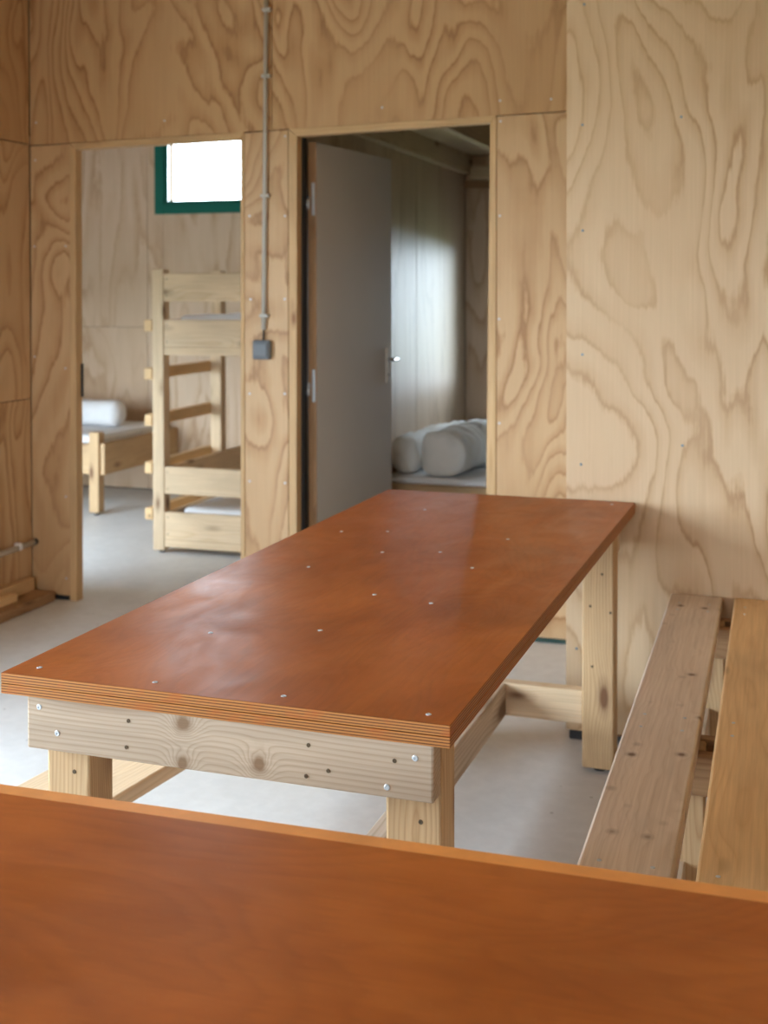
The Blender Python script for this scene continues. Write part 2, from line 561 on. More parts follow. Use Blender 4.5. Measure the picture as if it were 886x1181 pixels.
child_of(box('joist', -1.99, -1.945, 4.95, 7.715, 2.14, 2.262, CEILW['y']), cr)
child_of(box('joist', -1.545, -1.50, 4.95, 7.715, 2.145, 2.262, CEILW['y']), cr)
child_of(box('joist', -1.00, -0.955, 4.95, 7.715, 2.145, 2.262, CEILW['y']), cr)
child_of(box('wall_plate', -1.944, -1.546, 7.66, 7.719, 2.10, 2.19, CEILW['x']), cr)
child_of(box('wall_plate', -1.989, -1.50, 7.685, 7.719, 2.05, 2.098, DARKP['x']), cr)

# left wall of the main room
wl = empty('wall_left', (XL, 2.0, 0))
tag(wl, 'warm plywood wall at the left edge with a horizontal panel joint', 'wall', kind='structure')
child_of(wall_hole_x('wall_core', XL - 0.12, XL - 0.014, -2.0, YB, 0.0, ZC, WIN_MAIN_L, DARKWALL), wl)
for y0, y1 in ((3.625, 4.838),):
    child_of(box('plywood_panel', XL - 0.013, XL, y0, y1, 0.911, 2.06, PLY, bev=0.0015), wl)
    child_of(box('plywood_panel', XL - 0.013, XL, y0, y1, 0.02, 0.908, PLY, bev=0.0015), wl)
    child_of(box('plywood_panel', XL - 0.013, XL, y0, y1, 2.063, ZC - 0.01, PLY_UP, bev=0.0015), wl)
child_of(box('plywood_panel', XL - 0.013, XL, 2.88, 3.622, 0.02, ZC - 0.01, PLY), wl)
child_of(box('plywood_panel', XL - 0.013, XL, -1.9, -0.355, 0.02, ZC - 0.01, PLY), wl)
child_of(box('plywood_panel', XL - 0.013, XL, -0.35, 2.875, 2.01, ZC - 0.01, PLY), wl)

# walls behind and to the right of the camera
tag(wall_hole_y('wall_rear', XL - 0.12, 2.4, -2.0, -1.9, 0, ZC, [WIN_REAR], PLY), 'plywood wall behind the viewer with a wide window', 'wall', kind='structure')
tag(box('wall_right', 2.3, 2.4, -1.9, YN, 0, ZC, PLY, bev=0), 'plywood wall on the far right of the main room', 'wall', kind='structure')

# the wall that juts out beside the bench
wn = empty('wall_front', (0.8, YN, 0))
tag(wn, 'pale plywood wall jutting forward behind the bench', 'wall', kind='structure')
child_of(box('wall_core', -0.645, 2.3, YN + 0.014, YB + 0.11, 0.02, ZC, DARKWALL, bev=0), wn)
for x0, x1 in ((-0.662, 0.56), (0.563, 1.78), (1.783, 2.30)):
    child_of(box('plywood_panel', x0, x1, YN, YN + 0.013, 0.03, ZC - 0.01, PLY_PALE, bev=0.001), wn)
child_of(box('plywood_panel', -0.66, -0.648, YN + 0.014, YB - 0.002, 0.03, ZC - 0.01, PLY_PALE, bev=0.001), wn)
child_of(box('shim', -0.652, -0.58, YN + 0.004, YN + 0.05, 0.0, 0.029, BLACK), wn)
child_of(box('shim', 0.2, 0.28, YN + 0.004, YN + 0.05, 0.0, 0.029, BLACK), wn)
for x, z in ((-0.608, 2.277), (-0.613, 1.908), (-0.612, 1.583), (-0.612, 1.20), (-0.616, 0.86), (-0.629, 0.286),
             (-0.316, 1.919), (-0.31, 0.93), (-0.02, 1.92), (-0.02, 0.93)):
    child_of(screw(None, (x, YN, z), (0, -1, 0), 0.0042, DULLZ), wn)

# the wall with the two doorways
wb = empty('wall_back', (-2.1, YB, 0))
tag(wb, 'plywood wall with two open doorways into the bedrooms', 'wall', kind='structure')
Y0, Y1 = YB, YB + 0.012
for x0, x1 in ((XL - 0.12, -3.06), (-2.22, -2.03), (-1.12, -0.62)):
    child_of(box('wall_core', x0, x1, YB + 0.013, YB + 0.045, 0.022, 2.06, DARKWALL, bev=0), wb)
child_of(box('wall_core', XL - 0.12, -2.03, YB + 0.0505, YB + 0.0455 + 0.02, 2.05, 2.10, DARKWALL, bev=0), wb)
child_of(box('wall_core', XL - 0.12, -0.62, YB + 0.013, YB + 0.045, 2.105, ZC, DARKWALL, bev=0), wb)


def panel(pts, mat, y0=Y0, y1=Y1):
    return child_of(prism_xz('plywood_panel', pts, y0, y1, mat, bev=0.001), wb)


panel([(-3.284, 0.028), (-3.088, 0.022), (-3.076, 2.058), (-3.281, 2.054)], PLY)
panel([(-2.222, 0.02), (-2.022, 0.02), (-2.019, 2.076), (-2.219, 2.071)], PLY)
panel([(-1.120, 0.02), (-0.640, 0.02), (-0.640, 2.100), (-1.118, 2.091)], PLY)
panel([(-3.282, 2.058), (-2.094, 2.078), (-2.091, ZC - 0.01), (-3.282, ZC - 0.01)], PLY_UP)
panel([(-2.091, 2.079), (-0.640, 2.104), (-0.640, ZC - 0.01), (-2.088, ZC - 0.01)], PLY_UP)
# bedroom side facing
for x0, x1, z0 in ((-3.40, -3.09, 0.02), (-2.21, -2.08, 0.02), (-1.10, 2.3, 0.02)):
    child_of(box('plywood_panel', x0, x1, YB + 0.046, YB + 0.058, z0, 2.24, PLY_BED, bev=0.001), wb)
child_of(box('plywood_panel', -3.40, -2.08, YB + 0.046, YB + 0.058, 2.245, 2.655, PLY_BED, bev=0.001), wb)
child_of(box('plywood_panel', -3.085, -2.215, YB + 0.046, YB + 0.058, 2.085, 2.24, PLY_BED, bev=0.001), wb)
child_of(box('plywood_panel', -1.985, -1.105, YB + 0.046, YB + 0.058, 2.11, 2.255, PLY_BED, bev=0.001), wb)
child_of(box('shim', -3.20, -3.095, YB + 0.004, YB + 0.05, 0.0, 0.021, BLACK), wb)
child_of(box('shim', -1.09, -0.66, YB + 0.003, YB + 0.05, 0.0, 0.019, DARKGREEN), wb)
child_of(box('shim', -2.20, -2.04, YB + 0.003, YB + 0.05, 0.0, 0.019, DARKGREEN), wb)
for x, z in ((-2.019 - 0.012, 2.05), (-2.033, 1.714), (-2.035, 1.363), (-2.193, 1.362), (-2.196, 1.717), (-2.199, 0.958),
             (-2.036, 0.962), (-2.2, 0.583), (-2.036, 0.583), (-1.105, 2.154), (-1.103, 2.072), (-1.106, 1.696), (-1.109, 1.284),
             (-1.108, 0.867), (-1.108, 0.45), (-3.10, 1.60), (-3.104, 1.05), (-3.106, 0.47), (-3.106, 0.10), (-3.255, 1.99),
             (-3.262, 1.6), (-3.265, 1.1), (-3.25, 2.16), (-2.6, 2.14), (-1.6, 2.15), (-0.9, 2.15)):
    child_of(screw(None, (x, YB, z), (0, -1, 0), 0.0046), wb)

# left doorway lining
t1 = empty('trim_1', (-2.64, YB, 0))
tag(t1, 'pine lining of the doorway to the bunk bed', 'door frame', kind='structure')
YJ0, YJ1 = YB - 0.004, YB + 0.050


def jamb(par, name, pts, y0=YJ0, y1=YJ1, mat=None):
    return child_of(prism_xz(name, pts, y0, y1, mat or TRIM['z'], bev=0.002), par)


jamb(t1, 'jamb', [(-3.087, 0.0), (-3.051, 0.0), (-3.045, 2.030), (-3.074, 2.056)])
jamb(t1, 'jamb', [(-2.243, 0.0), (-2.223, 0.0), (-2.2195, 2.0748), (-2.236, 2.044)])
jamb(t1, 'lintel', [(-3.073, 2.0600), (-3.044, 2.031), (-2.2365, 2.0445), (-2.2205, 2.0752)], mat=TRIM['x'])
hg = child_of(box('hinge', -3.0475, -3.041, YB + 0.034, YB + 0.049, 0.92, 1.07, BLACK, bev=0.001), t1)
hg['label'] = 'dark steel hinge on the jamb'

# right doorway lining
t2 = empty('trim_2', (-1.56, YB, 0))
tag(t2, 'pine lining of the doorway with the white door', 'door frame', kind='structure')
jamb(t2, 'jamb', [(-2.018, 0.0), (-1.984, 0.0), (-1.976, 2.047), (-2.0155, 2.0785)])
jamb(t2, 'jamb', [(-1.168, 0.0), (-1.122, 0.0), (-1.119, 2.095), (-1.145, 2.067)])
jamb(t2, 'lintel', [(-2.0150, 2.0802), (-1.9755, 2.0475), (-1.1455, 2.0675), (-1.1195, 2.0955)], mat=TRIM['x'])

child_of(box('gap_shade_strip', -1.9855, -1.972, YB + 0.0505, YB + 0.098, 0.0, 2.05, BLACK, bev=0.002), t2)['label'] = 'black strip standing in for the shade behind the hinge jamb'  # added black strip: paints the gap between jamb and leaf as dark shade

# the divider between the bedrooms
wd = empty('wall_divider', (-2.03, 6.3, 0))
tag(wd, 'pale varnished plywood wall lit by daylight behind the white door', 'wall', kind='structure')
child_of(box('wall_core', -2.056, -2.004, YB + 0.060, YR, 0.0, 2.66, DARKWALL, bev=0), wd)
for y0, y1 in ((YB + 0.060, 5.412), (5.415, 6.629), (6.635, YR - 0.001)):
    child_of(box('plywood_panel', -2.003, -1.991, y0, y1, 0.01, 2.255, PLY_GLOSS, bev=0.001), wd)
    child_of(box('plywood_panel', -2.069, -2.057, y0, y1, 0.01, 2.655, PLY_BED, bev=0.001), wd)

# bedroom back wall with its two windows
wr = empty('wall_bedroom', (-2.5, YR, 0))
tag(wr, 'plywood back wall of the bedrooms', 'wall', kind='structure')
core = wall_hole_y('wall_core', -6.4, 2.4, YR + 0.013, YR + 0.16, 0, 2.80, [WIN_BED_L, WIN_BED_R], DARKWALL)
child_of(core, wr)
x0, x1, z0, z1 = WIN_BED_L
P = lambda a, b, c, d, mt=PLY_BED: child_of(box('plywood_panel', a, b, YR, YR + 0.012, c, d, mt, bev=0.001), wr)
P(-6.3, -5.505, 0.01, 1.141)
P(-5.502, -4.287, 0.01, 1.141)
P(-4.284, -3.067, 0.01, 1.141)
P(-3.064, -2.072, 0.01, 1.141)
P(-6.3, -5.505, 1.144, 2.655)
P(-5.502, -4.287, 1.144, 2.655)
P(-4.284, x0, 1.144, 2.655)
P(x0 + 0.001, x1 - 0.001, 1.144, z0)
P(x0 + 0.001, x1 - 0.001, z1, 2.655)
P(x1, -2.072, 1.144, 2.655)
x0, x1, z0, z1 = WIN_BED_R
P(-1.988, x0, 0.01, 2.255)
P(x0 + 0.001, x1 - 0.001, 0.01, z0)
P(x0 + 0.001, x1 - 0.001, z1, 2.255)
P(x1, 2.3, 0.01, 2.255)

# outer bedroom walls
wo = box('wall_side', -6.4, -6.3, YB + 0.1, YR, 0, 2.66, PLY_BED, bev=0)
tag(wo, 'plywood side wall of the bunk bedroom', 'wall', kind='structure')
tag(box('wall_side', 2.3, 2.4, YB + 0.1, YR, 0, 2.26, PLY_BED, bev=0), 'plywood side wall of the right bedroom', 'wall', kind='structure')
tag(wall_hole_y('wall_side', -6.4, XL - 0.125, YB - 0.05, YB + 0.058, 0, 2.80, [WIN_BED_S], DARKWALL), 'outer wall of the bunk bedroom beyond the main room', 'wall', kind='structure')


# ------------------------------------------------------------------ windows
def window_y(name, o, y0, y1, fr, mat, label, glass=True, inner=0.0):
    """window in a wall facing along y: frame of four members, a sash of four, one pane"""
    x0, x1, z0, z1 = o
    t = empty(name, ((x0 + x1) / 2, (y0 + y1) / 2, z0))
    tag(t, label, 'window', kind='structure')
    e = fr
    child_of(box('frame_member', x0 - e, x0 + 0.012, y0, y1, z0 - e, z1 + e, mat), t)
    child_of(box('frame_member', x1 - 0.012, x1 + e, y0, y1, z0 - e, z1 + e, mat), t)
    child_of(box('frame_member', x0 + 0.0125, x1 - 0.0125, y0, y1, z0 - e, z0 + 0.012, mat), t)
    child_of(box('frame_member', x0 + 0.0125, x1 - 0.0125, y0, y1, z1 - 0.012, z1 + e, mat), t)
    s = 0.02
    ya, yb = y0 + 0.02, y0 + 0.05
    child_of(box('sash_member', x0 + 0.013, x0 + 0.013 + s, ya, yb, z0 + 0.013, z1 - 0.013, mat), t)
    child_of(box('sash_member', x1 - 0.013 - s, x1 - 0.013, ya, yb, z0 + 0.013, z1 - 0.013, mat), t)
    child_of(box('sash_member', x0 + 0.0135 + s, x1 - 0.0135 - s, ya, yb, z0 + 0.013, z0 + 0.013 + s, mat), t)
    child_of(box('sash_member', x0 + 0.0135 + s, x1 - 0.0135 - s, ya, yb, z1 - 0.013 - s, z1 - 0.013, mat), t)
    child_of(box('pane', x0 + 0.0135 + s, x1 - 0.0135 - s, ya + 0.012, ya + 0.018, z0 + 0.0135 + s, z1 - 0.0135 - s, GLASS, bev=0), t)
    return t


window_y('window_1', WIN_BED_L, YR - 0.018, YR + 0.05, 0.06, GREEN, 'small high window with a dark green frame over the bunk bed')
window_y('window_2', WIN_BED_R, YR - 0.018, YR + 0.05, 0.005, GREEN, 'bedroom window hidden behind the right door jamb')
for nm, (a0, a1, z0, z1), ax in (('window_3', WIN_MAIN_L, 'x'), ('window_4', WIN_REAR, 'y'), ('window_5', WIN_BED_S, 'xs')):
    t = empty(nm)
    tag(t, {'x': 'large window in the left wall outside the view', 'y': 'wide window behind the viewer',
            'xs': 'glazed door of the bunk bedroom outside the view'}[ax], 'window', kind='structure')
    mid = (a0 + a1) / 2
    for k, (p, q, r, s_) in enumerate(((a0, a0 + 0.05, z0, z1), (a1 - 0.05, a1, z0, z1), (mid - 0.025, mid + 0.025, z0 + 0.051, z1 - 0.051),
                                       (a0 + 0.051, a1 - 0.051, z0, z0 + 0.05), (a0 + 0.051, a1 - 0.051, z1 - 0.05, z1))):
        if ax == 'y':
            box('frame_member', p, q, -1.97, -1.92, r, s_, GREEN, t)
        elif ax == 'x':
            box('frame_member', XL - 0.09, XL - 0.04, p, q, r, s_, GREEN, t)
        else:
            box('frame_member', p, q, YB - 0.04, YB + 0.0, r, s_, GREEN, t)

mid = lambda a, b_: (a + b_) / 2
y0, y1, z0, z1 = WIN_MAIN_L
portal('window_portal', (XL - 0.10, mid(y0, y1), mid(z0, z1)), (1, 0, 0), y1 - y0, z1 - z0)
x0, x1, z0, z1 = WIN_REAR
portal('window_portal', (mid(x0, x1), -1.98, mid(z0, z1)), (0, 1, 0), x1 - x0, z1 - z0)
x0, x1, z0, z1 = WIN_BED_L
portal('window_portal', (mid(x0, x1), YR + 0.15, mid(z0, z1)), (0, -1, 0), x1 - x0, z1 - z0)
x0, x1, z0, z1 = WIN_BED_R
portal('window_portal', (mid(x0, x1), YR + 0.15, mid(z0, z1)), (0, -1, 0), x1 - x0, z1 - z0)
x0, x1, z0, z1 = WIN_BED_S
portal('window_portal', (mid(x0, x1), YB - 0.06, mid(z0, z1)), (0, 1, 0), x1 - x0, z1 - z0)

# ------------------------------------------------------------------ white door, open into the right bedroom
ang = math.atan2(5.715 - 4.935, -1.848 + 1.934)
d1 = empty('door_1', (-1.934, 4.945, 0), ang)
tag(d1, 'white flush door standing open in the right doorway', 'door', kind='structure')
LEAF = 0.79
leaf = box('leaf', 0.006, LEAF, 0.0, 0.038, 0.02, 2.035, WHITE_DOOR, d1, bev=0.002)
box('edge_lipping', 0.0, 0.0055, 0.0, 0.038, 0.02, 2.035, DARKP['z'], d1, bev=0.001)['label'] = 'brown wooden edge of the door'
for z in (1.79, 0.99, 0.22):
    h = box('hinge', -0.004, -0.0005, 0.004, 0.019, z - 0.07, z + 0.07, ZINC, d1, bev=0.0012)
    cyl('knuckle', (-0.004, 0.017, -0.022), (-0.004, 0.017, 0.022), 0.0075, ZINC, h)
    k = h.children[0]
    k.location = Vector(k.location) + Vector((0.0, 0.008, -0.02))
    box('hinge_plate', -0.006, -0.002, 0.016, 0.044, -0.02, 0.012, ZINC, h, bev=0.001)
hp = box('handle_plate', LEAF - 0.075, LEAF - 0.04, -0.010, -0.0005, 0.955, 1.12, SATIN, d1, bev=0.002)
hp['label'] = 'narrow steel handle plate near the free edge'
cyl('lever_neck', (0.0, -0.004, 0.03), (0.0, -0.05, 0.03), 0.008, STEEL, hp)
cyl('lever', (0.008, -0.047, 0.03), (-0.10, -0.050, 0.03), 0.0085, STEEL, hp)
cyl('keyhole', (0.0, -0.0035, -0.045), (0.0, -0.006, -0.045), 0.006, HOLE, hp)

# ------------------------------------------------------------------ cable conduit and switch on the wall
cd_ = empty('cable_conduit', (-2.119, YB, 1.19))
tag(cd_, 'thin grey cable conduit running down the plywood wall', 'conduit')
child_of(cyl('pipe', (-2.127, YB - 0.013, 1.233), (-2.108, YB - 0.013, ZC - 0.005), 0.0095, PVC), cd_)
for z in (2.584, 2.306, 1.80, 1.292):
    x = -2.127 + (z - 1.233) * 0.019 / 1.56
    c = child_of(box('clip', x - 0.017, x + 0.022, YB - 0.024, YB, z - 0.007, z + 0.007, PVC, bev=0.002), cd_)
    c2 = screw(c, (0.015, -0.012, 0), (0, -1, 0), 0.003)
child_of(cyl('cable', (-2.129, YB - 0.013, 1.186), (-2.127, YB - 0.013, 1.236), 0.0038, BLACK), cd_)

sw = empty('switch_box', (-2.1425, YB, 1.107))
tag(sw, 'square dark grey switch box at the end of the conduit', 'switch')
child_of(box('housing', -2.172, -2.093, YB - 0.034, YB, 1.107, 1.189, SWITCH, bev=0.009, seg=3), sw)
child_of(box('rocker', -2.164, -2.101, YB - 0.041, YB - 0.0345, 1.119, 1.178, SWITCH, bev=0.004, seg=2), sw)

# ------------------------------------------------------------------ pipe and timbers by the left wall
wp = empty('wall_pipe', (XL + 0.02, 4.2, 0.25))
tag(wp, 'thin pale pipe running along the left wall near the floor', 'pipe')
child_of(cyl('pipe', (XL + 0.02, 3.7, 0.238), (XL + 0.02, 4.822, 0.258), 0.012, PIPE), wp)
child_of(cyl('end_cap', (XL + 0.02, 4.8225, 0.258), (XL + 0.02, 4.8395, 0.258), 0.0145, BLACK), wp)
child_of(box('clip', XL + 0.0005, XL + 0.034, 4.70, 4.72, 0.244, 0.275, SHEET, bev=0.002), wp)

tag(box('skirting_timber', XL + 0.001, XL + 0.042, 3.3, 4.80, 0.046, 0.105, TRIM['y'], bev=0.004),
    'light timber batten lying against the left wall, topmost of the pile', 'timber')
tag(box('timber_block', XL + 0.048, XL + 0.090, 3.4, 4.60, 0.046, 0.082, GOLDP['y'], bev=0.004),
    'short orange timber offcut on top of the dark floor beam', 'timber')
tag(box('floor_beam', XL + 0.004, XL + 0.14, 3.3, 4.815, 0.0, 0.045, DARKP['y'], bev=0.006),
    'dark brown timber beam on the floor in the left corner', 'timber')


# ------------------------------------------------------------------ tables
TW, TL, TH = 0.790, 2.036, 0.754


def table_frame(t, near_drop=0.0):
    """frame in the table's own axes: x across, y along (0 = end nearest the viewer), origin at the centre of the floor"""
    hw, hl = TW / 2, TL / 2
    X = lambda x: x + hw          # x given from the right edge
    Y = lambda y: y - hl
    for x0, x1, y0 in ((-0.735, -0.650, 0.052), (-0.120, -0.028, 0.052), (-0.735, -0.650, 1.808), (-0.121, -0.029, 1.808)):
        lg = box('leg', X(x0), X(x1), Y(y0), Y(y0 + 0.075), 0.012, 0.7185, LEGP['z'], t, bev=0.005, seg=2)
        cyl('foot_pad', (0, 0, -0.3653), (0, 0, -0.3533), 0.018, BLACK, lg)
        for hx, hz in ((0.012, 0.58), (-0.022, 0.485), (0.036, 0.47), (-0.016, 0.31)):
            screw(lg, (hx, -0.0375 + 0.0004, hz - 0.36525), (0, -1, 0), 0.0038, HOLE, 'screw_hole')
    ap = box('apron', X(-0.747), X(-0.029), Y(0.012), Y(0.0515), 0.627, 0.7185, APRON, t, bev=0.004, seg=2)
    box('apron', X(-0.747), X(-0.029), Y(1.8835), Y(1.923), 0.627, 0.7185, GREYP['x'], t, bev=0.004, seg=2)
    box('cross_rail', X(-0.6495), X(-0.1215), Y(1.822), Y(1.866), 0.134, 0.231, PINE['x'], t)
    box('cross_rail', X(-0.6495), X(-0.1215), Y(0.07), Y(0.114), 0.134, 0.231, PINE['x'], t)
    box('stretcher', X(-0.397), X(-0.350), Y(0.1145), Y(1.8215), 0.134, 0.231, GREYP['y'], t)
    return ap


# --- the table in the middle
pv = Vector((-0.478, 1.763, 0))
RZ = -0.0146
ctr = pv + Matrix.Rotation(RZ, 3, 'Z') @ Vector((-TW / 2, TL / 2, 0))
tb = empty('dining_table', ctr, RZ)
tag(tb, 'long red-brown plywood table in the middle of the room, seen end on', 'table')
lower = box('lower_board', -TW / 2, TW / 2, -TL / 2, TL / 2, 0.719, 0.7358, EDGE, tb, bev=0.0008)
upper = box('table_top', -TW / 2, TW / 2, -TL / 2, TL / 2, 0.7366, TH, EDGE, tb, bev=0.0009, topmat=FILM)
ap = table_frame(tb)


def loc_t(x, y):
    v = Matrix.Rotation(-RZ, 3, 'Z') @ (Vector((x, y, 0)) - Vector((ctr.x, ctr.y, 0)))
    return v.x, v.y


for x, y in [(-1.221, 1.819), (-0.994, 1.809), (-0.765, 1.81), (-0.522, 1.80), (-1.038, 2.104), (-0.847, 2.184),
             (-0.837, 2.476), (-0.703, 2.443), (-0.702, 2.786), (-1.068, 2.678), (-1.141, 3.101), (-1.024, 3.139),
             (-0.955, 2.885), (-0.819, 2.929), (-0.695, 3.136), (-1.021, 3.483), (-0.51, 3.74)]:
    lx, ly = loc_t(x, y)
    s = screw(upper, (lx, ly, TH - upper.location.z - 0.0007), (0, 0, 1), 0.0048)
yf = -0.02  # apron front, local
for x, z, mt in [(-1.2, 0.699, ZINC), (-1.165, 0.659, ZINC), (-1.029, 0.695, HOLE), (-1.033, 0.651, HOLE), (-0.536, 0.694, ZINC),
                 (-0.581, 0.644, ZINC), (-0.71, 0.693, HOLE), (-0.714, 0.644, HOLE), (-0.677, 0.657, HOLE), (-0.569, 0.686, HOLE)]:
    lx, ly = loc_t(x, 1.775)
    screw(ap, (lx - ap.location.x, -(0.0395 / 2) + 0.0004, z - ap.location.z), (0, -1, 0), 0.0048 if mt is ZINC else 0.0034, mt,
          'screw' if mt is ZINC else 'screw_hole')

# --- the table in the foreground, its long side towards the middle table
tf = empty('dining_table', (-0.47, 1.382 - TW / 2, 0), math.pi / 2 + 0.008)
tag(tf, 'red-brown plywood table in the foreground with a worn orange edge', 'table')
bmh = bmesh.new()
# profile across the width (local x: -TW/2 is the far edge after turning), chamfered worn arris
hw, hl = TW / 2, TL / 2
zb, zt = 0.7366 - 0.7453, TH - 0.7453
prof = [(-hw, zb), (hw, zb), (hw, zt - 0.003), (hw - 0.032, zt), (-hw + 0.032, zt), (-hw, zt - 0.003)]
A = [bmh.verts.new((x, -hl, z)) for x, z in prof]
B = [bmh.verts.new((x, hl, z)) for x, z in prof]
bmh.faces.new(A)
bmh.faces.new(B[::-1])
for i in range(6):
    f = bmh.faces.new((A[i], B[i], B[(i + 1) % 6], A[(i + 1) % 6]))
    f.material_index = 1 if i == 3 else (2 if i in (2, 4) else 0)
bmesh.ops.recalc_face_normals(bmh, faces=bmh.faces[:])
ft = link('table_top', bmh, [EDGE, FILM, WORN], tf, (0, 0, 0.7453))
box('lower_board', -hw, hw, -hl, hl, 0.719, 0.7362, EDGE, tf, bev=0.0008)
table_frame(tf)
for lx, ly in ((-0.33, 0.49), (-0.33, -0.1), (-0.33, -0.8), (0.1, 0.5), (0.1, -0.4)):
    screw(ft, (lx, ly, zt - 0.0007), (0, 0, 1), 0.0048, HOLE if ly == 0.49 else ZINC)

# ------------------------------------------------------------------ benches
def bench(loc, rz, label, planks, length, z, thick, legs, leg_mat, bearers):
    """y runs from 0 (far end) to -length; x from the left edge"""
    t = empty('bench', loc, rz)
    tag(t, label, 'bench', 'low wooden benches beside the middle table')
    for x0, x1, mt in planks:
        p = box('seat_plank', x0, x1, -length, 0, z - thick, z, mt['y'], t, bev=0.005, seg=2)
        for by in bearers:
            for fx in ((0.22, 0.78)):
                for dy in (-0.028, 0.052):
                    sx = x0 + (x1 - x0) * fx - p.location.x
                    screw(p, (sx, by + dy - p.location.y, thick / 2 - 0.0007), (0, 0, 1), 0.004)
    xa, xb = planks[0][0] + 0.012, planks[-1][1] - 0.012
    zb_ = z - thick - 0.0005
    for by in bearers:
        box('bearer', xa, xb, by - 0.045, by - 0.010, zb_ - 0.085, zb_, LEGP['x'] if len(planks) == 1 else DARKP['x'], t)
        box('bearer', xa, xb, by + 0.050, by + 0.085, zb_ - 0.085, zb_, LEGP['x'] if len(planks) == 1 else DARKP['x'], t)
        for x0, x1 in legs:
            lg = box('leg', x0, x1, by - 0.0095, by + 0.0495, 0.012, zb_ - 0.0005, leg_mat['z'], t, bev=0.004)
            hz = (zb_ - 0.0005 - 0.012) / 2
            cyl('foot_pad', (0, 0, -hz - 0.0119), (0, 0, -hz + 0.0001), 0.016, BLACK, lg)
    for x0, x1 in (legs if len(planks) > 1 else []):
        box('leg_rail', (x0 + x1) / 2 - 0.02, (x0 + x1) / 2 + 0.02, bearers[-1] + 0.05, bearers[0] - 0.01, 0.12, 0.20, GREYP['y'], t)
    return t


bench((-0.342, 3.812, 0), 0.0104, 'wooden bench with one greyish and one golden seat plank along the right of the table',
      [(0.0, 0.151, PINKP), (0.185, 0.336, GOLDP)], 2.03, 0.482, 0.042,
      [(0.045, 0.163), (0.215, 0.30)], LEGP, [-0.16, -1.16, -1.88])
b2 = bench((-1.225, 3.47, 0), -0.120, 'light wooden bench with a single plank half hidden on the left behind the table leg',
           [(-0.235, 0.0, PINE)], 1.80, 0.32, 0.036, [(-0.20, -0.14), (-0.09, -0.03)], PINE, [-0.12, -1.66])


# ------------------------------------------------------------------ soft things
def soft_box(name, x0, x1, y0, y1, z0, z1, mat, rad=0.03, amp=0.006, n=(14, 20, 4), parent=None):
    bm = bmesh.new()
    add_box(bm, x0, x1, y0, y1, z0, z1)
    bmesh.ops.bevel(bm, geom=bm.edges[:], offset=rad, segments=4, affect='EDGES', profile=0.5)
    bmesh.ops.subdivide_edges(bm, edges=[e for e in bm.edges if e.calc_length() > 0.25], cuts=9, use_grid_fill=True)
    for v in bm.verts:
        if v.co.z > (z0 + z1) / 2:
            v.co.z += amp * mnoise.noise(v.co * 5.0)
    c = Vector(((x0 + x1) / 2, (y0 + y1) / 2, z0))
    for v in bm.verts:
        v.co -= c
    return link(name, bm, mat, parent, c, smooth=True)


